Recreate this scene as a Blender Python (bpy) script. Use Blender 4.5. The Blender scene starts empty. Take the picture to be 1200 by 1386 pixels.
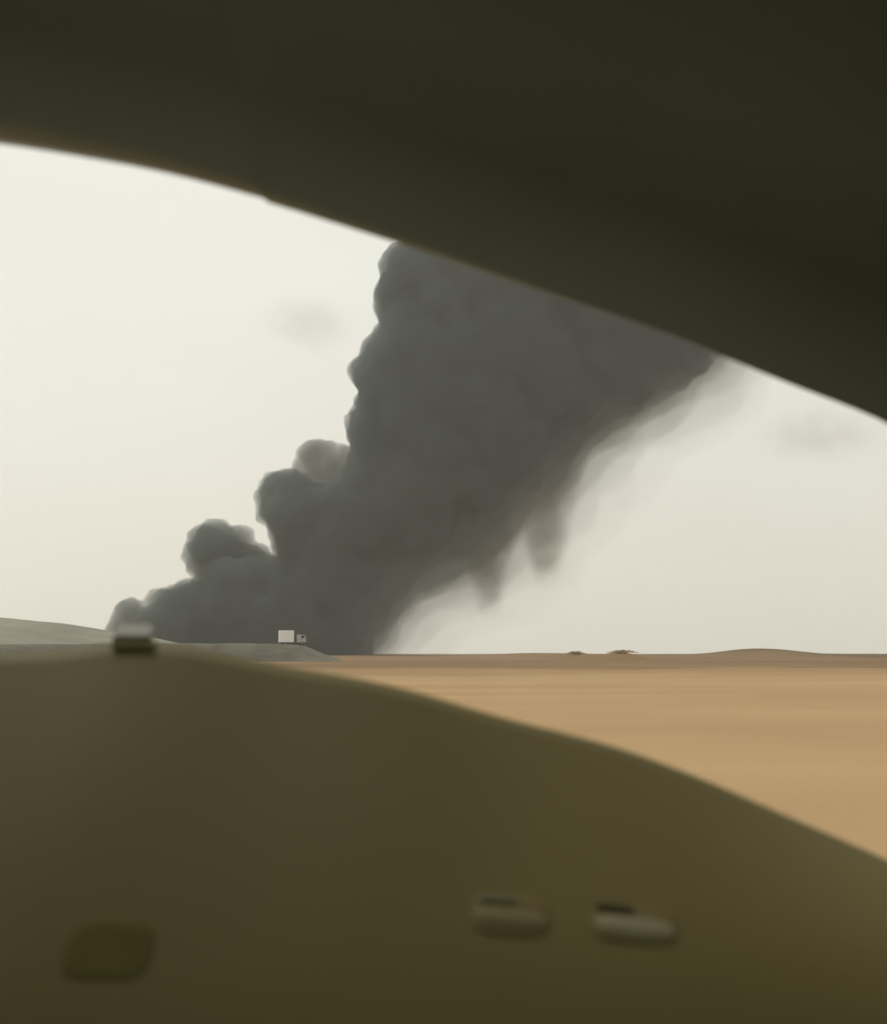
import bpy, bmesh, math, random
import numpy as np
from mathutils import Vector, Matrix

R = math.radians
random.seed(7)
rng = np.random.default_rng(11)
S = bpy.context.scene
COL = S.collection

# ------------------------------------------------------------------ camera
EYE = 1.5                                     # eye height above the ground
cd = bpy.data.cameras.new('camera')
cam = bpy.data.objects.new('camera', cd)
COL.objects.link(cam)
cam.location = (0, 0, EYE)
cam.rotation_euler = (R(90 + 6.645), 0, 0)
cd.sensor_fit = 'HORIZONTAL'
cd.sensor_width = 36.0
cd.lens = 49.44
cd.clip_start = 0.05
cd.clip_end = 20000
cd.dof.use_dof = True
cd.dof.focus_distance = 300
cd.dof.aperture_fstop = 7.5
S.camera = cam

# ------------------------------------------------------------------ sky and sun
SUN_AZ, SUN_EL = -32, 56                     # degrees from +Y towards +X, and above the horizon
w = bpy.data.worlds.new('World')
S.world = w
w.use_nodes = True
nt = w.node_tree
bg = nt.nodes['Background']
sky = nt.nodes.new('ShaderNodeTexSky')
sky.sky_type = 'NISHITA'
sky.sun_disc = False
sky.sun_elevation = R(SUN_EL)
sky.sun_rotation = R(SUN_AZ)
sky.air_density = 1.0
sky.dust_density = 8.0
sky.ozone_density = 0.6
# a sky full of blown dust: the clear sky shows only a little through an even pale veil
veil_noise = nt.nodes.new('ShaderNodeTexNoise')
veil_noise.inputs['Scale'].default_value = 2.2
veil_noise.inputs['Detail'].default_value = 4
tc = nt.nodes.new('ShaderNodeTexCoord')
mp = nt.nodes.new('ShaderNodeMapping')
mp.inputs['Scale'].default_value = (1, 1, 2.2)
nt.links.new(tc.outputs['Generated'], mp.inputs['Vector'])
nt.links.new(mp.outputs['Vector'], veil_noise.inputs['Vector'])
ramp = nt.nodes.new('ShaderNodeValToRGB')
ramp.color_ramp.elements[0].position = 0.3
ramp.color_ramp.elements[0].color = (8.6, 8.35, 7.6, 1)
ramp.color_ramp.elements[1].position = 0.7
ramp.color_ramp.elements[1].color = (9.1, 9.15, 8.4, 1)
nt.links.new(veil_noise.outputs['Fac'], ramp.inputs['Fac'])
mx = nt.nodes.new('ShaderNodeMixRGB')
mx.inputs['Fac'].default_value = 0.9
nt.links.new(sky.outputs['Color'], mx.inputs['Color1'])
nt.links.new(ramp.outputs['Color'], mx.inputs['Color2'])
nt.links.new(mx.outputs['Color'], bg.inputs['Color'])
bg.inputs['Strength'].default_value = 0.1

sd = bpy.data.lights.new('sun', 'SUN')
sd.energy = 1.9
sd.angle = R(12)
sd.color = (1.0, 0.93, 0.82)
sun = bpy.data.objects.new('sun', sd)
COL.objects.link(sun)
sdir = Vector((math.sin(R(SUN_AZ)) * math.cos(R(SUN_EL)), math.cos(R(SUN_AZ)) * math.cos(R(SUN_EL)), math.sin(R(SUN_EL))))
sun.rotation_euler = sdir.to_track_quat('Z', 'Y').to_euler()

S.view_settings.view_transform = 'Standard'
S.view_settings.look = 'None'
S.view_settings.exposure = 0.0
S.view_settings.gamma = 1.0
S.view_settings.use_curve_mapping = False
S.render.engine = 'CYCLES'
S.cycles.use_denoising = True
S.cycles.max_bounces = 8
S.cycles.diffuse_bounces = 4
S.cycles.volume_bounces = 3
S.cycles.transparent_max_bounces = 16
S.cycles.sample_clamp_indirect = 3.0
S.cycles.sample_clamp_direct = 8.0
S.cycles.caustics_reflective = False
S.cycles.caustics_refractive = False


# ------------------------------------------------------------------ helpers
def tag(o, label=None, cat=None, group=None, kind=None):
    if label: o['label'] = label
    if cat: o['category'] = cat
    if group: o['group'] = group
    if kind: o['kind'] = kind
    return o


def link(name, me, mat=None, parent=None, smooth=True):
    o = bpy.data.objects.new(name, me)
    COL.objects.link(o)
    if mat: me.materials.append(mat)
    if parent: o.parent = parent
    if smooth:
        me.polygons.foreach_set('use_smooth', [True] * len(me.polygons))
    return o


def mesh(name, verts, faces):
    me = bpy.data.meshes.new(name)
    me.from_pydata([tuple(v) for v in verts], [], faces)
    me.update()
    return me


def grid_mesh(name, rows):
    """rows: list of equal-length lists of points, lofted together"""
    n, m = len(rows), len(rows[0])
    v = [p for r in rows for p in r]
    f = [(i * m + j, i * m + j + 1, (i + 1) * m + j + 1, (i + 1) * m + j) for i in range(n - 1) for j in range(m - 1)]
    return mesh(name, v, f)


def bm_mesh(name, bm):
    me = bpy.data.meshes.new(name)
    bm.to_mesh(me)
    bm.free()
    return me


def box_bm(bm, c, s, bevel=0.0, rot=None):
    r = bmesh.ops.create_cube(bm, size=1.0)
    vs = r['verts']
    bmesh.ops.scale(bm, vec=s, verts=vs)
    if bevel > 0:
        es = list({e for v in vs for e in v.link_edges})
        b = bmesh.ops.bevel(bm, geom=es, offset=bevel, segments=2, affect='EDGES', profile=0.6)
        vs = list({v for f in b['faces'] for v in f.verts} | {v for v in vs if v.is_valid})
    if rot is not None:
        bmesh.ops.rotate(bm, cent=(0, 0, 0), matrix=rot, verts=vs)
    bmesh.ops.translate(bm, vec=c, verts=vs)
    return vs


def box(name, c, s, mat, parent=None, bevel=0.0, rot=None):
    bm = bmesh.new()
    box_bm(bm, c, s, bevel, rot)
    return link(name, bm_mesh(name, bm), mat, parent, smooth=False)


def empty(name, loc=(0, 0, 0), rz=0):
    o = bpy.data.objects.new(name, None)
    COL.objects.link(o)
    o.location = loc
    o.rotation_euler = (0, 0, rz)
    o.empty_display_size = 0.2
    return o


def pbr(name, c0, c1=None, scale=5.0, rough=0.8, bump=0.0, bump_scale=60.0, detail=5, spec=0.3, metal=0.0, stretch=None):
    m = bpy.data.materials.new(name)
    m.use_nodes = True
    t = m.node_tree
    b = t.nodes['Principled BSDF']
    b.inputs['Roughness'].default_value = rough
    b.inputs['Specular IOR Level'].default_value = spec
    b.inputs['Metallic'].default_value = metal
    co = t.nodes.new('ShaderNodeTexCoord')
    vec = co.outputs['Object']
    if stretch:
        mp_ = t.nodes.new('ShaderNodeMapping')
        mp_.inputs['Scale'].default_value = stretch
        t.links.new(vec, mp_.inputs['Vector'])
        vec = mp_.outputs['Vector']
    nz = t.nodes.new('ShaderNodeTexNoise')
    nz.inputs['Scale'].default_value = scale
    nz.inputs['Detail'].default_value = detail
    t.links.new(vec, nz.inputs['Vector'])
    rp = t.nodes.new('ShaderNodeValToRGB')
    rp.color_ramp.elements[0].position = 0.32
    rp.color_ramp.elements[1].position = 0.68
    rp.color_ramp.elements[0].color = (*c0, 1)
    rp.color_ramp.elements[1].color = (*(c1 or c0), 1)
    t.links.new(nz.outputs['Fac'], rp.inputs['Fac'])
    t.links.new(rp.outputs['Color'], b.inputs['Base Color'])
    if bump > 0:
        n2 = t.nodes.new('ShaderNodeTexNoise')
        n2.inputs['Scale'].default_value = bump_scale
        n2.inputs['Detail'].default_value = 4
        t.links.new(vec, n2.inputs['Vector'])
        bp = t.nodes.new('ShaderNodeBump')
        bp.inputs['Strength'].default_value = bump
        bp.inputs['Distance'].default_value = 1.0 / bump_scale
        t.links.new(n2.outputs['Fac'], bp.inputs['Height'])
        t.links.new(bp.outputs['Normal'], b.inputs['Normal'])
    return m


def smoke_material(name, color, density, aniso=0.0):
    m = bpy.data.materials.new(name)
    m.use_nodes = True
    t = m.node_tree
    t.nodes.remove(t.nodes['Principled BSDF'])
    v = t.nodes.new('ShaderNodeVolumePrincipled')
    v.inputs['Color'].default_value = (*color, 1)
    v.inputs['Density'].default_value = density
    v.inputs['Anisotropy'].default_value = aniso
    t.links.new(v.outputs['Volume'], t.nodes['Material Output'].inputs['Volume'])
    return m


def soft_smoke(name, color, density, taper=False):
    """smoke that thins out from the middle of its own body towards its rim"""
    m = smoke_material(name, color, density)
    t = m.node_tree
    v = [n for n in t.nodes if n.type == 'PRINCIPLED_VOLUME'][0]
    co = t.nodes.new('ShaderNodeTexCoord')
    mp_ = t.nodes.new('ShaderNodeMapping')
    mp_.inputs['Location'].default_value = (-1, -1, 0 if taper else -1)
    mp_.inputs['Scale'].default_value = (2, 2, 0 if taper else 2)
    t.links.new(co.outputs['Generated'], mp_.inputs['Vector'])
    ln = t.nodes.new('ShaderNodeVectorMath'); ln.operation = 'LENGTH'
    t.links.new(mp_.outputs['Vector'], ln.inputs[0])
    val = ln.outputs['Value']
    sp = t.nodes.new('ShaderNodeSeparateXYZ')
    t.links.new(co.outputs['Generated'], sp.inputs['Vector'])
    if taper:
        w1 = t.nodes.new('ShaderNodeMath'); w1.operation = 'MULTIPLY_ADD'
        t.links.new(sp.outputs['Z'], w1.inputs[0]); w1.inputs[1].default_value = .62; w1.inputs[2].default_value = .30
        dv = t.nodes.new('ShaderNodeMath'); dv.operation = 'DIVIDE'
        t.links.new(val, dv.inputs[0]); t.links.new(w1.outputs[0], dv.inputs[1])
        val = dv.outputs[0]
    mr = t.nodes.new('ShaderNodeMapRange'); mr.interpolation_type = 'SMOOTHSTEP'
    mr.inputs['From Min'].default_value = 1.0
    mr.inputs['From Max'].default_value = 0.15
    mr.inputs['To Max'].default_value = density
    t.links.new(val, mr.inputs['Value'])
    nz = t.nodes.new('ShaderNodeTexNoise')
    nz.inputs['Scale'].default_value = .07
    nz.inputs['Detail'].default_value = 3
    t.links.new(co.outputs['Object'], nz.inputs['Vector'])
    m2 = t.nodes.new('ShaderNodeMapRange')
    m2.inputs['From Min'].default_value = .35; m2.inputs['From Max'].default_value = .6
    m2.inputs['To Min'].default_value = .35; m2.inputs['To Max'].default_value = 1.25
    t.links.new(nz.outputs['Fac'], m2.inputs['Value'])
    ml = t.nodes.new('ShaderNodeMath'); ml.operation = 'MULTIPLY'
    t.links.new(mr.outputs['Result'], ml.inputs[0]); t.links.new(m2.outputs['Result'], ml.inputs[1])
    out = ml.outputs[0]
    if taper:                                    # thins out towards its lower end
        m3 = t.nodes.new('ShaderNodeMapRange'); m3.interpolation_type = 'SMOOTHSTEP'
        m3.inputs['From Min'].default_value = 0.0; m3.inputs['From Max'].default_value = .3
        t.links.new(sp.outputs['Z'], m3.inputs['Value'])
        m4 = t.nodes.new('ShaderNodeMath'); m4.operation = 'MULTIPLY'
        t.links.new(out, m4.inputs[0]); t.links.new(m3.outputs['Result'], m4.inputs[1])
        out = m4.outputs[0]
    t.links.new(out, v.inputs['Density'])
    return m


def glass_material(name, tint, spec=0.04):
    m = bpy.data.materials.new(name)
    m.use_nodes = True
    t = m.node_tree
    t.nodes.remove(t.nodes['Principled BSDF'])
    tr = t.nodes.new('ShaderNodeBsdfTransparent')
    tr.inputs['Color'].default_value = (*tint, 1)
    gl = t.nodes.new('ShaderNodeBsdfGlossy')
    gl.inputs['Roughness'].default_value = 0.03
    fr = t.nodes.new('ShaderNodeFresnel')
    fr.inputs['IOR'].default_value = 1.33
    ms = t.nodes.new('ShaderNodeMixShader')
    t.links.new(fr.outputs['Fac'], ms.inputs['Fac'])
    t.links.new(tr.outputs['BSDF'], ms.inputs[1])
    t.links.new(gl.outputs['BSDF'], ms.inputs[2])
    t.links.new(ms.outputs['Shader'], t.nodes['Material Output'].inputs['Surface'])
    return m


def lerp(a, b, t):
    return a + (b - a) * t


def interp(x, xs, ys):
    return float(np.interp(x, xs, ys))


# value noise for terrain, in metres
_perm = rng.random((64, 64))


def vnoise(x, y):
    xi, yi = np.floor(x).astype(int), np.floor(y).astype(int)
    fx, fy = x - xi, y - yi
    fx = fx * fx * (3 - 2 * fx)
    fy = fy * fy * (3 - 2 * fy)
    g = lambda a, b: _perm[a % 64, b % 64]
    return (g(xi, yi) * (1 - fx) + g(xi + 1, yi) * fx) * (1 - fy) + (g(xi, yi + 1) * (1 - fx) + g(xi + 1, yi + 1) * fx) * fy


# ------------------------------------------------------------------ materials
def sand_material():
    m = bpy.data.materials.new('desert_sand')
    m.use_nodes = True
    t = m.node_tree
    b = t.nodes['Principled BSDF']
    b.inputs['Roughness'].default_value = 0.95
    b.inputs['Specular IOR Level'].default_value = 0.1
    g = t.nodes.new('ShaderNodeNewGeometry')

    def noise(scale, stretch, detail=5, rough=0.55):
        mp_ = t.nodes.new('ShaderNodeMapping')
        mp_.inputs['Scale'].default_value = stretch
        t.links.new(g.outputs['Position'], mp_.inputs['Vector'])
        n = t.nodes.new('ShaderNodeTexNoise')
        n.inputs['Scale'].default_value = scale
        n.inputs['Detail'].default_value = detail
        n.inputs['Roughness'].default_value = rough
        t.links.new(mp_.outputs['Vector'], n.inputs['Vector'])
        return n.outputs['Fac']

    def rampn(fac, p0, p1, c0, c1):
        r = t.nodes.new('ShaderNodeValToRGB')
        r.color_ramp.elements[0].position = p0
        r.color_ramp.elements[1].position = p1
        r.color_ramp.elements[0].color = (*c0, 1)
        r.color_ramp.elements[1].color = (*c1, 1)
        t.links.new(fac, r.inputs['Fac'])
        return r.outputs['Color']

    near = rampn(noise(0.09, (0.35, 1.0, 1.0)), 0.34, 0.66, SAND_A, SAND_B)
    far = rampn(noise(0.02, (0.5, 1, 1)), 0.35, 0.65, GRAVEL_A, GRAVEL_B)
    # the gravel plain starts about a hundred metres out, with a ragged edge
    sep = t.nodes.new('ShaderNodeSeparateXYZ')
    t.links.new(g.outputs['Position'], sep.inputs['Vector'])
    n2 = noise(0.035, (0.3, 1.0, 1.0), 4)
    ma = t.nodes.new('ShaderNodeMath'); ma.operation = 'MULTIPLY_ADD'
    t.links.new(n2, ma.inputs[0]); ma.inputs[1].default_value = 60.0
    t.links.new(sep.outputs['Y'], ma.inputs[2])
    mr = t.nodes.new('ShaderNodeMapRange')
    mr.inputs['From Min'].default_value = 108
    mr.inputs['From Max'].default_value = 150
    t.links.new(ma.outputs[0], mr.inputs['Value'])
    mix = t.nodes.new('ShaderNodeMixRGB')
    t.links.new(mr.outputs['Result'], mix.inputs['Fac'])
    t.links.new(near, mix.inputs['Color1'])
    t.links.new(far, mix.inputs['Color2'])
    # grains and scattered small stones
    fine = rampn(noise(14.0, (1, 1, 1), 6, 0.7), 0.25, 0.75, (0.86, 0.86, 0.86), (1.0, 1.0, 1.0))
    mul = t.nodes.new('ShaderNodeMixRGB'); mul.blend_type = 'MULTIPLY'
    mul.inputs['Fac'].default_value = 1.0
    t.links.new(mix.outputs['Color'], mul.inputs['Color1'])
    t.links.new(fine, mul.inputs['Color2'])
    t.links.new(mul.outputs['Color'], b.inputs['Base Color'])
    bp = t.nodes.new('ShaderNodeBump')
    bp.inputs['Strength'].default_value = 0.35
    bp.inputs['Distance'].default_value = 0.06
    t.links.new(noise(2.2, (0.5, 1, 1), 6), bp.inputs['Height'])
    t.links.new(bp.outputs['Normal'], b.inputs['Normal'])
    return m


SAND_A, SAND_B = (0.335, 0.222, 0.11), (0.41, 0.28, 0.15)
GRAVEL_A, GRAVEL_B = (0.165, 0.106, 0.055), (0.24, 0.162, 0.09)
M_SAND = sand_material()
M_HILL = pbr('haze_grey_gravel', (0.17, 0.17, 0.14), (0.24, 0.235, 0.19), 0.05, 0.95, 0.4, 0.6, spec=0.1)  # haze over the hill is put into this grey
M_BANK = pbr('smoke_shaded_gravel', (0.09, 0.088, 0.072), (0.135, 0.13, 0.105), 0.15, 0.95, 0.4, 0.8, spec=0.1)  # smoke shadow on the bank is put into this dark colour
M_DASH = pbr('olive_vinyl', (0.15, 0.121, 0.038), (0.152, 0.13, 0.041), 9.0, 0.7, 0.12, 420, spec=0.2)
M_DASH_DARK = pbr('dark_vinyl', (0.10, 0.087, 0.036), (0.125, 0.11, 0.046), 9.0, 0.6, 0.1, 420, spec=0.3)
M_LINING = pbr('roof_cloth', (0.062, 0.098, 0.07), (0.08, 0.118, 0.085), 6.0, 0.42, 0.1, 600, spec=0.5)
M_BLADE = pbr('pale_plastic', (0.24, 0.215, 0.12), (0.28, 0.255, 0.15), 20.0, 0.8, 0.05, 300, spec=0.4)
M_RECESS_SHADE = pbr('recess_shade', (0.122, 0.102, 0.032), (0.134, 0.115, 0.037), 20.0, 0.9, spec=0.1)  # shade of a dashboard recess, as a slightly darker colour
M_SLOT_SHADE = pbr('slot_shade', (0.045, 0.038, 0.015), (0.06, 0.05, 0.02), 20.0, 0.9, spec=0.1)  # shade inside a vent opening, as a near-black colour
M_POD = pbr('pod_plastic', (0.5, 0.49, 0.3), (0.55, 0.53, 0.34), 20.0, 0.8, spec=0.2)
M_TAB = pbr('mid_plastic', (0.19, 0.165, 0.075), (0.22, 0.195, 0.095), 20.0, 0.8, spec=0.2)  # tone between the dash vinyl and the pale plastic, for the fainter tab
M_SENSOR = pbr('sensor_plastic', (0.17, 0.17, 0.145), (0.2, 0.2, 0.17), 20.0, 0.5)
M_PAINT = pbr('beige_paint', (0.36, 0.33, 0.26), (0.4, 0.37, 0.3), 3.0, 0.4, spec=0.5)
M_RUBBER = pbr('tyre_rubber', (0.025, 0.024, 0.022), (0.05, 0.045, 0.04), 9.0, 0.9)
M_STEEL = pbr('dull_steel', (0.35, 0.35, 0.34), (0.45, 0.45, 0.44), 8.0, 0.5, metal=0.6)
M_WHITE = pbr('white_paint', (0.84, 0.84, 0.83), (0.88, 0.88, 0.87), 0.8, 0.5)
M_GREY = pbr('grey_paint', (0.36, 0.36, 0.35), (0.42, 0.42, 0.41), 0.8, 0.5)
M_CHASSIS = pbr('chassis_black', (0.05, 0.05, 0.048), (0.08, 0.08, 0.075), 2.0, 0.8)
M_CABGLASS = pbr('cab_glass', (0.03, 0.035, 0.035), None, 2.0, 0.1, spec=0.5)
M_GLASS = glass_material('windscreen_glass', (0.985, 0.99, 0.975))
M_TINT = glass_material('tinted_glass', (0.7, 0.72, 0.68))
M_LEAF = pbr('dry_leaf', (0.30, 0.225, 0.13), (0.36, 0.27, 0.16), 1.2, 0.9, spec=0.1)
M_STEM = pbr('dry_bark', (0.12, 0.09, 0.06), (0.16, 0.12, 0.08), 6.0, 0.9)

# ------------------------------------------------------------------ ground
def ground_height(x, y):
    d = np.hypot(x, y)
    far = np.clip((d - 25) / 200, 0, 1)
    h = (vnoise(x / 38 + 9, y / 21 + 4) - 0.5) * 0.5 * np.clip((d - 12) / 60, 0, 1)
    h = h + (vnoise(x / 9 + 3, y / 5 + 7) - 0.5) * 0.10 * np.clip((d - 9) / 30, 0, 1)
    h = h + (vnoise(x / 170 + 1.3, y / 120 + 5) - 0.5) * 1.0 * far
    h = h + (vnoise(x / 420 + 6.3, y / 300 + 2) - 0.45) * 2.0 * np.clip((d - 250) / 500, 0, 1)
    h = h + (vnoise(x / 55 + 2.1, y / 40 + 8) - 0.5) * 1.7 * np.clip((d - 260) / 200, 0, 1)
    h = h + 1.45 * np.exp(-((x - 19.6) / 2.8) ** 2 - ((y - 184) / 9) ** 2) + 1.65 * np.exp(-((x - 26.4) / 4.2) ** 2 - ((y - 183) / 9) ** 2)
    # long low ridge far out on the right
    h = h + 3.3 * np.exp(-((x - 142) / 24) ** 2 - ((y - 545) / 60) ** 2)
    h = h + 1.5 * np.exp(-((x - 30) / 45) ** 2 - ((y - 520) / 50) ** 2)
    # a shallow bank crossing the plain
    h = h + 0.35 * np.exp(-((y - 98 - 0.05 * x) / 3.0) ** 2) * np.exp(-((x - 27) / 13) ** 2)
    return h


rad = [0.0] + list(np.geomspace(1.5, 9000, 230))
NA = 360
verts = [(0, 0, 0)]
for r_ in rad[1:]:
    # more spokes in front of the car
    a = np.linspace(-math.pi, math.pi, NA, endpoint=False)
    a = a - 0.75 * np.sin(a)
    x, y = r_ * np.sin(a), r_ * np.cos(a)
    z = ground_height(x, y)
    verts += list(zip(x.tolist(), y.tolist(), z.tolist()))
faces = [(0, 1 + (j + 1) % NA, 1 + j) for j in range(NA)]
for i in range(len(rad) - 2):
    b0, b1 = 1 + i * NA, 1 + (i + 1) * NA
    faces += [(b0 + j, b0 + (j + 1) % NA, b1 + (j + 1) % NA, b1 + j) for j in range(NA)]
g = link('ground', mesh('ground', verts, faces), M_SAND)
tag(g, 'flat tan desert sand reaching to the horizon', kind='structure')


def terrain(name, x0, x1, y0, y1, nx, ny, fn, mat, label):
    xs, ys = np.linspace(x0, x1, nx), np.linspace(y0, y1, ny)
    X, Y = np.meshgrid(xs, ys)
    Z = fn(X, Y)
    v = np.stack([X, Y, Z], -1).reshape(-1, 3).tolist()
    f = [(i * nx + j, i * nx + j + 1, (i + 1) * nx + j + 1, (i + 1) * nx + j) for i in range(ny - 1) for j in range(nx - 1)]
    o = link(name, mesh(name, v, f), mat)
    return tag(o, label, kind='structure')


def hill_h(X, Y):
    crest = np.interp(X, [-520, -330, -230, -163.5, -141.5, -122.3, -106, -81.5, -60], [34, 24, 19, 15.6, 13.7, 10.5, 7.7, 2.6, -3])
    prof = np.exp(-((Y - 450) / 70) ** 2)
    n = (vnoise(X / 30, Y / 22) - 0.5) * 0.8 + (vnoise(X / 9, Y / 8) - 0.5) * 0.35
    return crest * prof + n * prof - 0.8


terrain('hill', -520, -60, 270, 640, 150, 90, hill_h, M_HILL, 'low gravel hill sloping down towards the smoke, painted haze grey')


def bank_h(X, Y):
    crest = np.interp(X, [-150, -110, -60, -38, -33.5, -29, -23], [3.2, 3.6, 3.9, 3.75, 3.3, 1.5, -0.6])
    prof = np.clip(1.6 - np.abs(Y - 290) / 9, 0, 1)
    prof = prof * prof * (3 - 2 * prof)
    return crest * prof + (vnoise(X / 5, Y / 4) - 0.5) * 0.3 - 0.5 + 0.5 * prof


terrain('road_embankment', -150, -23, 272, 308, 130, 40, bank_h, M_BANK, 'low gravel embankment at the foot of the smoke, painted dark as if in its shadow')

# ------------------------------------------------------------------ smoke plume
OUTLINE = [(-224, -20), (-217.5, 18.3), (-212.1, 30.8), (-204.6, 38.1), (-198.6, 34.2), (-193.5, 24.1), (-195.9, 38.6), (-190.2, 44.4), (-180.5, 45.8), (-176.5, 41.5), (-171.8, 44.4), (-163.2, 50.2), (-167.2, 55.1), (-169.5, 69.2), (-164.7, 74.1), (-158.6, 85.4), (-150.4, 90.3), (-142.5, 85.9), (-129.3, 84.9), (-125.7, 75.1), (-113.0, 70.7), (-108.0, 62.9), (-114.1, 81.4), (-121.6, 91.3), (-123.8, 105.1), (-117.7, 118.4), (-107.0, 124.4), (-94.2, 119.9), (-82, 113), (-66, 120), (-62, 138), (-67, 148), (-66.0, 153.3), (-56.3, 163.3), (-60.4, 180.9), (-64.4, 192.5), (-58.6, 201.1), (-54.7, 211.3), (-43.3, 221.5), (-47.9, 236.8), (-42.5, 257.3), (-30.1, 272.8), (-19.1, 282.2), (-5.0, 319.7), (-7.6, 367.2), (20.5, 420.7), (35, 480), (90, 530), (200, 560), (320, 540), (390, 486.0), (352.2, 404.6), (293.5, 340.8), (265.8, 278.0), (219.6, 241.9), (203.9, 216.4), (178.5, 196.0), (168.2, 178.4), (145.8, 176), (136, 163), (110, 153), (97, 143), (82, 121), (67, 116), (60, 101), (47, 95), (40, 79), (27, 73), (19, 64), (6, 62), (-3, 54), (-15, 52), (-22, 40), (-32, 32), (-35, 20), (-44, 10), (-45, -4), (-50, -20)]
PLUME_Y = 800.0


def inside_and_distance(P, poly):
    poly = np.array(poly, float)
    A, B = poly, np.roll(poly, -1, 0)
    ins = np.zeros(len(P), bool)
    dist = np.full(len(P), 1e9)
    for a, b in zip(A, B):
        c = (a[1] > P[:, 1]) != (b[1] > P[:, 1])
        xi = (b[0] - a[0]) * (P[:, 1] - a[1]) / ((b[1] - a[1]) or 1e-9) + a[0]
        ins ^= c & (P[:, 0] < xi)
        ab = b - a
        t = np.clip(((P - a) @ ab) / (ab @ ab), 0, 1)
        dist = np.minimum(dist, np.linalg.norm(P - a - t[:, None] * ab, axis=1))
    return ins, dist


ICO = {}


def ico(sub):
    if sub not in ICO:
        bm = bmesh.new()
        bmesh.ops.create_icosphere(bm, subdivisions=sub, radius=1)
        ICO[sub] = (np.array([v.co[:] for v in bm.verts]), [tuple(v.index for v in f.verts) for f in bm.faces])
        bm.free()
    return ICO[sub]


def puff_cloud(name, balls, voxel, mat, parent, disp=()):
    V, F, k = [], [], 0
    for (x, y, z, rx, ry, rz) in balls:
        v, f = ico(3 if rx > 25 else 2)
        V.append(v * np.array([rx, ry, rz]) + np.array([x, y, z]))
        F += [tuple(i + k for i in q) for q in f]
        k += len(v)
    o = link(name, mesh(name, np.concatenate(V).tolist(), F), mat, parent)
    md = o.modifiers.new('remesh', 'REMESH')
    md.mode = 'VOXEL'
    md.voxel_size = voxel
    md.use_smooth_shade = True
    for i, (size, strength) in enumerate(disp):
        tx = bpy.data.textures.new(name + '_billow', 'CLOUDS')
        tx.noise_scale = size
        tx.noise_depth = 2
        dm = o.modifiers.new('billow', 'DISPLACE')
        dm.texture = tx
        dm.texture_coords = 'LOCAL'
        dm.strength = strength
        dm.mid_level = 0.5
    md = o.modifiers.new('remesh', 'REMESH')      # one clean closed skin again
    md.mode = 'VOXEL'
    md.voxel_size = voxel * .85
    md.use_smooth_shade = True
    return o


def fill(poly, n_big, n_small, inset=0.0, rmax=48):
    poly_a = np.array(poly)
    lo, hi = poly_a.min(0), poly_a.max(0)
    balls = []
    P = rng.uniform(lo, hi, (n_big * 14, 2))
    ins, d = inside_and_distance(P, poly)
    # medial balls first: as large as the outline allows
    sel = np.where(ins & (d > 3))[0]
    order = sel[np.argsort(-d[sel] * rng.uniform(0.7, 1.0, len(sel)))]
    kept = []
    for i in order:
        r = min(d[i], rmax)
        ok = True
        for (cx, cz, cr) in kept:
            if (cx - P[i, 0]) ** 2 + (cz - P[i, 1]) ** 2 < (0.42 * min(cr, r) + 0.10 * max(cr, r)) ** 2:
                ok = False
                break
        if ok:
            kept.append((P[i, 0], P[i, 1], r))
            depth = min(d[i], 75)
            yo = rng.uniform(-1, 1) * max(0.25 * r, min(d[i], 62) - r)
            rr = max(2.5, r - inset)
            balls.append((P[i, 0], PLUME_Y + yo, P[i, 1], rr, rr * 1.05, rr))
            if d[i] > 0.8 * rmax:
                for s in (-1, 1):
                    balls.append((P[i, 0], PLUME_Y + s * rng.uniform(8, 18), P[i, 1], rr * .9, rr * .9, rr * .9))
        if len(kept) >= n_big:
            break
    # billowing skin over the front and the back of the body
    P = rng.uniform(lo, hi, (5200, 2))
    ins, d = inside_and_distance(P, poly)
    for i in np.where(ins & (d > 9))[0][:1100]:
        dd = min(d[i], 70.0)
        T = math.sqrt(dd * (140 - dd))
        r = min(d[i], rng.uniform(9, 23))
        s_ = -1 if rng.random() < .6 else 1
        balls.append((P[i, 0], PLUME_Y + s_ * max(0, T - r * .75), P[i, 1], r, r, r))
    # small billows close to the rim
    P = rng.uniform(lo, hi, (n_small * 30, 2))
    ins, d = inside_and_distance(P, poly)
    sel = np.where(ins & (d > 2.5) & (d < 12))[0][:n_small]
    for i in sel:
        r = max(2.5, d[i] - inset)
        balls.append((P[i, 0], PLUME_Y + rng.uniform(-14, 14), P[i, 1], r, r, r))
    return balls


plume = empty('smoke_plume', (0, 0, 0))
plume.location = (-60, PLUME_Y, 0)
tag(plume, 'huge dark grey smoke column leaning to the right above the desert horizon', 'smoke')
M_SMOKE = smoke_material('dense_smoke', (0.15, 0.197, 0.195), 0.11)
M_THIN = soft_smoke('thin_smoke', (0.55, 0.49, 0.45), 0.062, True)
M_FAINT = soft_smoke('faint_smoke', (0.6, 0.6, 0.57), 0.010)


def plume_part(name, balls, voxel, mat, disp, label=None):
    balls = [(x + 60, y - PLUME_Y, z, a, b, c) for (x, y, z, a, b, c) in balls]
    o = puff_cloud(name, balls, voxel, mat, plume, disp)
    if label: o['label'] = label
    return o


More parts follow.
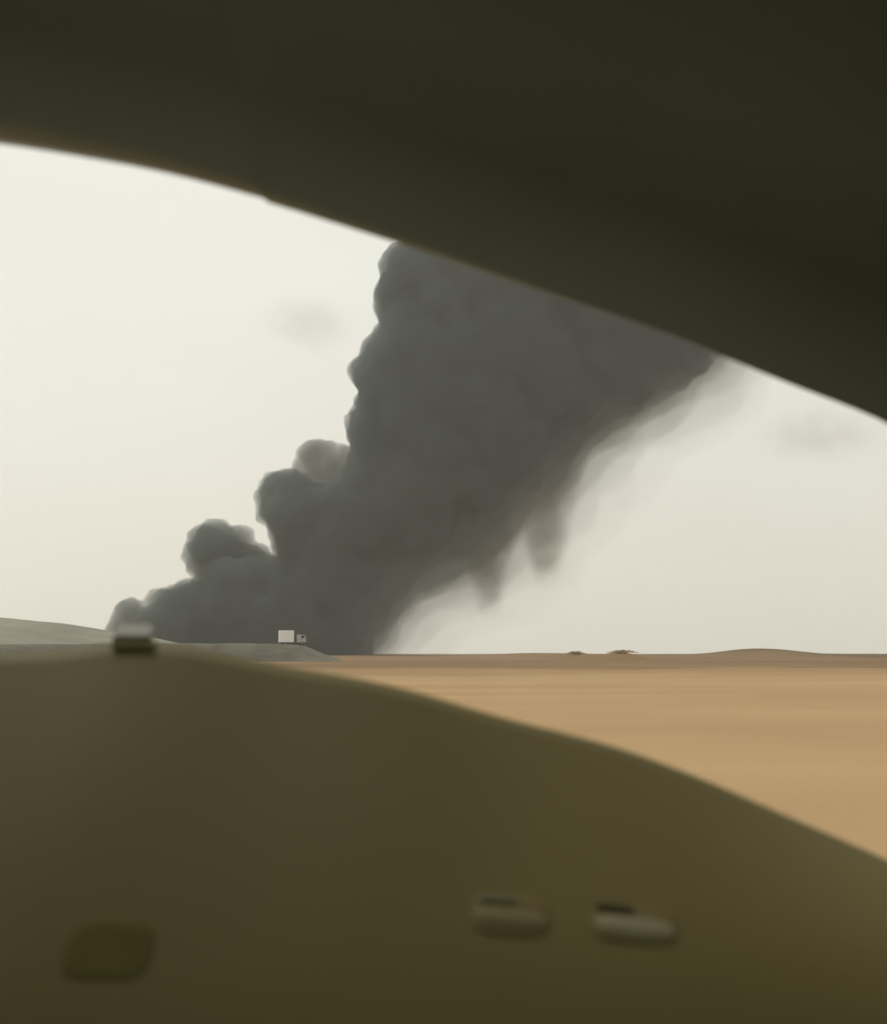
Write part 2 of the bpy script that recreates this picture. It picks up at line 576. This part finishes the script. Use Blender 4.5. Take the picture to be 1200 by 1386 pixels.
EDGE_PUFFS = [(-205, 26.5, 12.5), (-206, 14, 14), (-187, 36, 9), (-181, 40, 5.5), (-190, 40, 5), (-178, 24, 11), (-170, 36, 9),
              (-150, 76, 14.5), (-161, 66, 10), (-162, 58, 8), (-135, 74, 12), (-130, 79, 7), (-120, 64, 9), (-106, 108, 17), (-116, 103, 9), (-118, 92, 7),
              (-112, 115, 9), (-56, 191, 10), (-44, 206, 12), (-36, 238, 13), (-36, 250, 10), (-24, 262, 14), (-50, 172, 11), (-56, 154, 11), (-28, 270, 7)]
col_balls = fill(OUTLINE, 420, 520, inset=0.4)
col_balls += [(x, PLUME_Y + random.uniform(-8, 8), z, r, r, r) for (x, z, r) in EDGE_PUFFS]
plume_part('smoke_column', col_balls, 1.8, M_SMOKE, [(18, 3.5), (8, 4.2), (4, 2.4)])
# thinner grey puff behind the shoulder of the column
plume_part('smoke_puff', [(-87, 806, 133, 12.5, 12, 12), (-79, 808, 138, 9, 9, 8), (-92, 804, 126, 9.5, 9, 8.5), (-74, 806, 124, 14, 12, 12), (-66, 808, 134, 9, 9, 9), (-84, 806, 120, 12, 12, 10)], 1.4, smoke_material('puff_smoke', (0.30, 0.32, 0.31), 0.13), [(9, 6.0), (4, 3.0)])
# soft lee side of the column: layer over layer of thinner smoke
LEE = [(-46, 0), (-36, 12), (-28, 27), (-14, 42), (9, 52), (31, 62), (44, 75), (58, 95), (77, 111), (97, 134), (113, 150), (136, 161), (150, 172), (172, 186), (190, 205), (206, 222)]
for off, dens, size in ((2, .022, 21), (9, .012, 24), (19, .0065, 27), (32, .0035, 30), (48, .0018, 34)):
    veil = []
    for (x0, z0), (x1, z1) in zip(LEE[:-1], LEE[1:]):
        for k in range(7):
            t_ = random.random()
            r = random.uniform(.7, 1.25) * size
            fade = .62 + .38 * min(1, max(0, lerp(z0, z1, t_) / 70))
            ox = off * fade * random.uniform(.4, 1.15)
            veil.append((lerp(x0, x1, t_) + .75 * (ox - r), PLUME_Y + random.uniform(-24, 24), lerp(z0, z1, t_) - .66 * (ox - r), r, r, r))
    plume_part('smoke_veil', veil, 2.0, smoke_material('smoke_veil', (0.26, 0.31, 0.305) if dens > .02 else (0.38, 0.43, 0.42) if dens > .01 else (0.52, 0.53, 0.51), dens), [(16, 8.0), (7, 3.0)], 'thin pale smoke trailing along the underside of the column')
# two tails hanging below it
for pts in ([(29, 66, 14), (30, 58, 12.5), (31.5, 50, 11), (32.5, 42, 9.5), (33, 34, 7.5), (33.5, 29, 5)],
            [(66, 104, 17), (68, 94, 15.5), (70, 84, 14), (71.5, 74, 12), (72.5, 64, 10), (73, 55, 7.5), (73, 49, 5)]):
    plume_part('smoke_tail', [(x + random.uniform(-1, 1), PLUME_Y + random.uniform(-3, 3), z, r * 2.1, r * 2.1, r * 1.6) for (x, z, r) in pts], 1.6, M_THIN, [(10, 4.0)], 'thin brownish tail of smoke hanging below the column')

faint = puff_cloud('smoke_wisp', [(-104, 830, 238, 34, 24, 20), (-86, 830, 229, 30, 24, 18), (-74, 832, 218, 22, 20, 15)], 2.2, M_FAINT, None, [(16, 8.0)])
tag(faint, 'faint detached grey wisp in the pale sky left of the column', 'smoke')
faint = puff_cloud('smoke_wisp', [(258, 840, 158, 44, 26, 22), (285, 842, 148, 36, 26, 20), (232, 838, 150, 26, 22, 15)], 2.2, M_FAINT, None, [(16, 8.0)])
tag(faint, 'faint grey wisp in the pale sky right of the column', 'smoke')

# ------------------------------------------------------------------ truck on the embankment
def wheel_mesh(name, r0, r1, width, seg=24):
    """ring of rectangular section, axle along X"""
    rows = []
    sec = [(r0, -width / 2), (r1 - 0.12 * r1, -width / 2), (r1, -width * 0.3), (r1, width * 0.3), (r1 - 0.12 * r1, width / 2), (r0, width / 2)]
    for i in range(seg + 1):
        a = 2 * math.pi * i / seg
        rows.append([(wd, rr * math.cos(a), rr * math.sin(a)) for rr, wd in sec])
    return grid_mesh(name, rows)


def disc_mesh(name, r, width, seg=24):
    bm = bmesh.new()
    bmesh.ops.create_cone(bm, cap_ends=True, segments=seg, radius1=r, radius2=r * 0.8, depth=width, matrix=Matrix.Rotation(R(90), 4, 'Y'))
    return bm_mesh(name, bm)


def add_wheel(parent, loc, r, width):
    wv = link('wheel', disc_mesh('wheel', r * 0.55, width * 0.9), M_STEEL, parent, smooth=False)
    wv.location = loc
    ty = link('tyre', wheel_mesh('tyre', r * 0.5, r, width), M_RUBBER, wv)
    return wv


TX, TY = -35.8, 288.0
TZ = 3.5
truck = empty('box_truck', (TX, TY, TZ), R(-90 + 16))     # its nose points to the right of the view
tag(truck, 'small white box truck with grey cab on the embankment', 'truck')
# local axes: +Y is forward
box('cargo_box', (0, -1.2, 2.05), (2.3, 3.3, 2.75), M_WHITE, truck, 0.05)
box('chassis', (0, 0.2, 0.55), (1.7, 5.9, 0.22), M_CHASSIS, truck, 0.02)
bm = bmesh.new()
prof = [(1.5, 0.6), (3.35, 0.6), (3.4, 1.45), (3.05, 2.45), (1.5, 2.5)]
vs = [[bm.verts.new((sx * 1.05, y, z)) for (y, z) in prof] for sx in (-1, 1)]
bm.faces.new(vs[0][::-1]); bm.faces.new(vs[1])
for i in range(5):
    j = (i + 1) % 5
    bm.faces.new((vs[0][i], vs[0][j], vs[1][j], vs[1][i]))
bmesh.ops.recalc_face_normals(bm, faces=bm.faces)
bmesh.ops.bevel(bm, geom=list(bm.edges), offset=0.06, segments=2, affect='EDGES')
link('cab', bm_mesh('cab', bm), M_GREY, truck, smooth=False)
for sx in (-1, 1):
    box('side_window', (sx * 1.055, 2.55, 1.95), (0.02, 0.75, 0.6), M_CABGLASS, truck)
box('windscreen', (0, 3.26, 1.95), (1.8, 0.03, 0.72), M_CABGLASS, truck, 0, Matrix.Rotation(R(19), 3, 'X'))
for sx in (-0.95, 0.95):
    for y in (-1.6, 2.4):
        add_wheel(truck, (sx, y, 0.42), 0.42, 0.28)

# ------------------------------------------------------------------ shrubs on the plain
def shrub(loc, wx, h, n, label):
    root = empty('desert_shrub', loc)
    tag(root, label, 'shrub')
    bm = bmesh.new()
    stems = []
    for k in range(11):
        a = random.uniform(0, 2 * math.pi)
        ex, ey, ez = math.cos(a) * wx * random.uniform(.15, .42), math.sin(a) * wx * .25 * random.random(), h * random.uniform(.4, .7)
        p0 = Vector((ex * .12, ey * .12, -0.3)); p2 = Vector((ex, ey, ez))
        p1 = (p0 + p2) / 2 + Vector((0, 0, h * .08))
        for (q0, q1, ra, rb) in ((p0, p1, .06, .04), (p1, p2, .04, .015)):
            d_ = (q1 - q0)
            m_ = Matrix.Translation((q0 + q1) / 2) @ d_.to_track_quat('Z', 'Y').to_matrix().to_4x4()
            bmesh.ops.create_cone(bm, cap_ends=False, segments=6, radius1=ra * .4, radius2=rb * .6, depth=d_.length, matrix=m_)
        stems.append(p2)
    link('stem', bm_mesh('stem', bm), M_STEM, root)
    V, F = [], []
    for k in range(n):
        px_ = max(-.5, min(.5, random.gauss(0, .22))) * wx
        top_ = h * max(.12, 1 - (2 * px_ / wx) ** 2) * (.85 + .3 * math.sin(px_ * 3.1 + wx) ** 2)
        p = Vector((px_, random.gauss(0, wx * .12), random.random() ** .8 * top_))
        s = random.uniform(.05, .11)
        ax = Vector((random.gauss(0, 1), random.gauss(0, 1), random.gauss(0, .6))).normalized()
        bx = ax.orthogonal().normalized() * s * .55
        b_ = len(V)
        V += [p - ax * s, p + bx, p + ax * s, p - bx]
        F.append((b_, b_ + 1, b_ + 2, b_ + 3))
    link('foliage', mesh('foliage', V, F), M_LEAF, root, smooth=False)
    return root


def gz(x, y):
    return float(ground_height(np.array([float(x)]), np.array([float(y)]))[0])


for (x, y, wx, h, n, lab) in [(19.6, 182, 3.0, 1.72, 800, 'small sparse dry shrub on the desert skyline'),
                              (26.4, 181, 4.4, 1.95, 1100, 'broad low olive shrub on the desert skyline')]:
    shrub((x, y, gz(x, y) - .12), wx, max(.38, h - gz(x, y)), n, lab)

# ------------------------------------------------------------------ the car the camera sits in
CX = -0.40                                   # centre line of the car
car = empty('car', (CX, 0, 0))
tag(car, 'dark olive car interior framing the view, roof lining above and dashboard below', 'car')


def inC(v):                                  # scene to car coordinates
    return (v[0] - CX, v[1], v[2])


# lower edge of roof lining and pillar: x, y, height above eye level
EDGE = []
HEAD = [(-0.38, 0.4353), (-0.3162, 0.4241), (-0.2432, 0.4109), (-0.1765, 0.3925), (-0.1183, 0.3755), (-0.1132, 0.373), (-0.0313, 0.3465), (0.025, 0.3267), (0.0998, 0.3005), (0.1618, 0.28), (0.2265, 0.2546), (0.2846, 0.2286), (0.3699, 0.1959)]
for (a, b) in HEAD:
    yy = 0.86 + 0.09 * (a + 0.38) / 0.75
    EDGE.append((a * yy, yy, b * yy))
# right end runs on down the pillar; left of the centre line it mirrors the right
EDGE += [(0.40, 0.965, 0.160), (0.44, 0.985, 0.11), (0.455, 1.0, 0.03), (0.46, 1.01, -0.10)]
mirror = [(2 * CX - x, y, z) for (x, y, z) in EDGE if x > -0.33][::-1]
top = [(-0.42, 0.855, 0.381)]
EDGE = mirror[:] + top + EDGE


def resample(curve, step=0.02, passes=3):
    c = np.array(curve)
    s = np.concatenate([[0], np.cumsum(np.linalg.norm(np.diff(c, axis=0), axis=1))])
    n = int(s[-1] / step)
    u = np.linspace(0, s[-1], n)
    p = np.stack([np.interp(u, s, c[:, k]) for k in range(3)], 1)
    for _ in range(passes):
        p[1:-1] = p[:-2] * .25 + p[1:-1] * .5 + p[2:] * .25
    return p


HC = resample(EDGE)


def lining_rows(pts, drop, roll_l, roll_r):
    rows = []
    for (x, y, z) in pts:
        t = min(1, max(0, (x + 0.30) / 0.42))
        r = lerp(roll_l, roll_r, t)
        el = math.atan2(z, y)
        cy, cz = y - r * math.sin(el), z + r * math.cos(el) - drop
        row = []
        row.append((x, cy + r * .9, cz + r + .05))
        for k in range(11):
            a = R(50 - 15 * k)
            row.append((x, cy + r * math.cos(a), cz + r * math.sin(a)))
        q = abs(x - CX) / .86
        zr = .47 - .07 * q ** 4 - .0006 * (drop > 0)
        y0, z0 = row[-1][1], row[-1][2]
        for k in range(1, 15):
            u = k / 14
            e = u ** 0.75
            yb = lerp(y0, -1.35, u ** 1.25)
            zb = lerp(z0, zr, min(1, 1 - (1 - e) ** 2.2))
            row.append((x, yb, zb))
        rows.append([inC((p[0], p[1], p[2] + EYE)) for p in row])
    return rows


SEAM = -0.102
lin = [p for p in HC if 2 * CX - SEAM <= p[0] <= SEAM + 0.0005]
pil_r = [p for p in HC if p[0] >= SEAM - 0.035]
pil_l = [p for p in HC if p[0] <= 2 * CX - SEAM + 0.035]
link('roof_lining', grid_mesh('roof_lining', lining_rows(lin, 0, .13, .014)), M_LINING, car)
for pts in (pil_r, pil_l):
    pts = pts if pts is pil_l else pts
    rows = []
    src = [(2 * CX - p[0], p[1], p[2]) for p in pts][::-1] if pts is pil_l else pts
    rows = lining_rows(src, 0.0022, .13, .014)
    if pts is pil_l:
        rows = [[(-v[0], v[1], v[2]) for v in r] for r in rows]
    link('pillar_trim', grid_mesh('pillar_trim', rows), M_LINING, car)

# dashboard: far edge under the windscreen
DASH = [(-0.3617, 0.0006), (-0.3044, 0.0018), (-0.2835, 0.0072), (-0.2685, 0.0096), (-0.2383, 0.0096), (-0.2081, 0.0066), (-0.1748, -0.0006), (-0.1204, -0.012), (-0.0782, -0.0179), (-0.024, -0.0298), (0.024, -0.0447), (0.0599, -0.0547), (0.1196, -0.0689), (0.1553, -0.0795), (0.2144, -0.1023), (0.2848, -0.1332), (0.3548, -0.1633)]
DE = [(-1.25, .70, -.10), (-1.1, .76, -.06), (-0.9, .82, -.01), (-.6, .85, 0.0), (-.42, .85, 0.0)]
DE += [(a * .85, .85, b * .85) for (a, b) in DASH]
DE += [(.36, .84, -.168), (.44, .80, -.20), (.475, .78, -.21)]
DC = resample(DE, 0.012, 3)


def dash_point(x, u):
    """u 0 at the windscreen edge, 1 at the knee"""
    y0 = interp(x, DC[:, 0], DC[:, 1])
    z0 = interp(x, DC[:, 0], DC[:, 2])
    y1, z1 = .60 if x > -1 else .56, -.215
    bul = .006 * math.sin(math.pi * u)
    return (x, lerp(y0, y1, u) , lerp(z0, z1, u) + bul * (0.4 + 0.6 * u))


rows = []
for (x, y, z) in DC:
    row = [(x, y + .16, z - .09), (x, y + .06, z - .022), (x, y + .025, z - .006)]
    for k in range(25):
        row.append(dash_point(x, k / 24))
    row += [(x, .575, -.235), (x, .56, -.27), (x, .565, -.45), (x, .62, -.75)]
    rows.append([inC((p[0], p[1], p[2] + EYE)) for p in row])
dash = link('dashboard', grid_mesh('dashboard', rows), M_DASH, car)


def dash_frame(x, elev):
    """place on the dashboard seen from the seat at that slope, with its local axes"""
    lo, hi = 0.0, 1.0
    for _ in range(40):
        m_ = (lo + hi) / 2
        p = dash_point(x, m_)
        if p[2] / p[1] > elev: lo = m_
        else: hi = m_
    p = Vector(dash_point(x, m_))
    du = (Vector(dash_point(x, m_ - .02)) - Vector(dash_point(x, m_ + .02))).normalized()     # up the slope
    dx = (Vector(dash_point(x + .01, m_)) - Vector(dash_point(x - .01, m_))).normalized()
    n = dx.cross(du).normalized()
    du = n.cross(dx).normalized()
    M = Matrix((dx, du, n)).transposed().to_4x4()
    M.translation = Vector(inC((p.x, p.y, p.z + EYE)))
    return M


def pad(name, wdt, hgt, thick, mat, parent):
    """low oval pad with a softly rounded rim, lying in the local XY plane"""
    rows = []
    for k in range(9):
        a = math.pi / 2 * k / 8
        rr, zz = math.cos(a) ** .5 if k < 8 else 0.0, math.sin(a)
        rows.append([(wdt / 2 * rr * math.copysign(abs(math.cos(b)) ** .55, math.cos(b)), hgt / 2 * rr * math.copysign(abs(math.sin(b)) ** .55, math.sin(b)), thick * zz)
                     for b in (2 * math.pi * q / 32 for q in range(33))])
    return link(name, grid_mesh(name, rows), mat, parent)


# two small air vents: a dark pad painted as slot shade, a pale thumb tab below it
for (x, e, tw, th, sw, ox, mt_) in ((.0375, -.2075, .040, .013, .024, -.008, M_TAB), (.106, -.2145, .043, .014, .023, -.010, M_BLADE)):
    M = dash_frame(x, e)
    vt = pad('air_vent', tw * 1.12, .030, .0012, M_DASH, car)
    vt.matrix_local = M
    tb = pad('thumb_tab', tw, th, .0012, mt_, vt)
    tb.location = (0, -.002, .0008)
    sl = pad('slot_shade_pad', sw, .0068, .0012, M_SLOT_SHADE if mt_ is M_BLADE else M_DASH_DARK, vt)
    sl.location = (ox, .0098, .0008)
# dark oval pad further along, its colour standing in for an unlit recess
M = dash_frame(-.176, -.234)
pk = pad('recess_shade_pad', .046, .036, .0006, M_RECESS_SHADE, car)
pk.matrix_local = M
# little sensor pod on the crest of the dashboard
M = Matrix.Translation(inC((-.2155, .852, .0055 + EYE)))
sp = box('light_sensor', (0, 0, 0), (.028, .012, .011), M_POD, car, .002)
sp.matrix_local = M
box('sensor_cap', (0, .001, .0095), (.0265, .014, .003), M_SENSOR, sp, .001, Matrix.Rotation(R(38), 3, 'X'))

# windscreen between the two edges
rows = []
for x in np.linspace(-1.22, .425, 40):
    i0 = np.argmin(np.abs(HC[:, 0] - x) + np.where(HC[:, 2] < .02, 9, 0))
    a = Vector((x, HC[i0][1] + .035, HC[i0][2] + .05))
    b_ = Vector((x, interp(x, DC[:, 0], DC[:, 1]) + .14, interp(x, DC[:, 0], DC[:, 2]) - .075))
    bulge = .03
    rows.append([inC(a.lerp(b_, k / 10) + Vector((0, bulge * math.sin(math.pi * k / 10), EYE))) for k in range(11)])
link('windscreen', grid_mesh('windscreen', rows), M_GLASS, car)

# body shell round the seats
for s in (-1, 1):
    box('pillar_post', (s * .868, .965, EYE - .12), (.055, .10, .62), M_LINING, car, .012, Matrix.Rotation(R(7), 3, 'X'))
    box('door', (s * .885, -.22, .98), (.05, 2.25, .72), M_PAINT, car, .015)
    box('door_lining', (s * .852, -.22, 1.0), (.012, 2.2, .66), M_DASH_DARK, car, .004)
    gl = mesh('side_window', [(s * .875, -1.33, 1.34), (s * .875, .9, 1.34), (s * .87, .45, 1.80), (s * .86, .0, 1.92), (s * .86, -1.33, 1.92)], [(0, 1, 2, 3, 4)])
    link('side_window', gl, M_TINT, car, smooth=False)
    box('sill', (s * .87, -.2, .5), (.08, 2.3, .24), M_PAINT, car, .02)
box('rear_panel', (0, -1.4, .92), (1.76, .05, .8), M_DASH_DARK, car, .01)
link('rear_window', mesh('rear_window', [(-.8, -1.42, 1.32), (.8, -1.42, 1.32), (.72, -1.38, 1.9), (-.72, -1.38, 1.9)], [(0, 1, 2, 3)]), M_TINT, car, smooth=False)
box('floor_pan', (0, -.3, .55), (1.7, 2.2, .05), M_DASH_DARK, car)
box('bulkhead', (0, .92, .85), (1.7, .04, .62), M_DASH_DARK, car)
rows = []
for i in range(13):
    x = lerp(-.84, .84, i / 12)
    e = (abs(x) / .84) ** 4
    rows.append([(x, .97, 1.06 - .05 * e), (x, 1.4, 1.07 - .05 * e), (x, 2.0, 1.03 - .05 * e), (x, 2.2, .98 - .06 * e), (x, 2.26, .88), (x, 2.27, .45)])
link('bonnet', grid_mesh('bonnet', rows), M_PAINT, car)
for s in (-1, 1):
    box('wing', (s * .86, 1.6, .74), (.05, 1.3, .48), M_PAINT, car, .02)
rows = []
for i in range(13):
    x = lerp(-.88, .88, i / 12)
    e = (abs(x) / .88) ** 6
    rows.append([(x, y, z - .1 * e) for (y, z) in ((.72, 1.97), (.4, 2.03), (-.4, 2.06), (-1.2, 2.04), (-1.40, 1.98), (-1.44, 1.92))])
link('roof', grid_mesh('roof', rows), M_PAINT, car)
for s in (-.78, .78):
    for y in (1.75, -.95):
        add_wheel(car, (s, y, .37), .37, .24)

# ------------------------------------------------------------------ dusty air
HAZE_Z0, HAZE_Z1 = -34.0, 640.0
hz = box('haze', (0, 0, (HAZE_Z0 + HAZE_Z1) / 2), (18600, 18600, HAZE_Z1 - HAZE_Z0), smoke_material('dusty_air', (0.97, 0.99, 0.985), 0.000155, 0.45))
tag(hz, 'thin pale dust hanging in the air', kind='stuff')
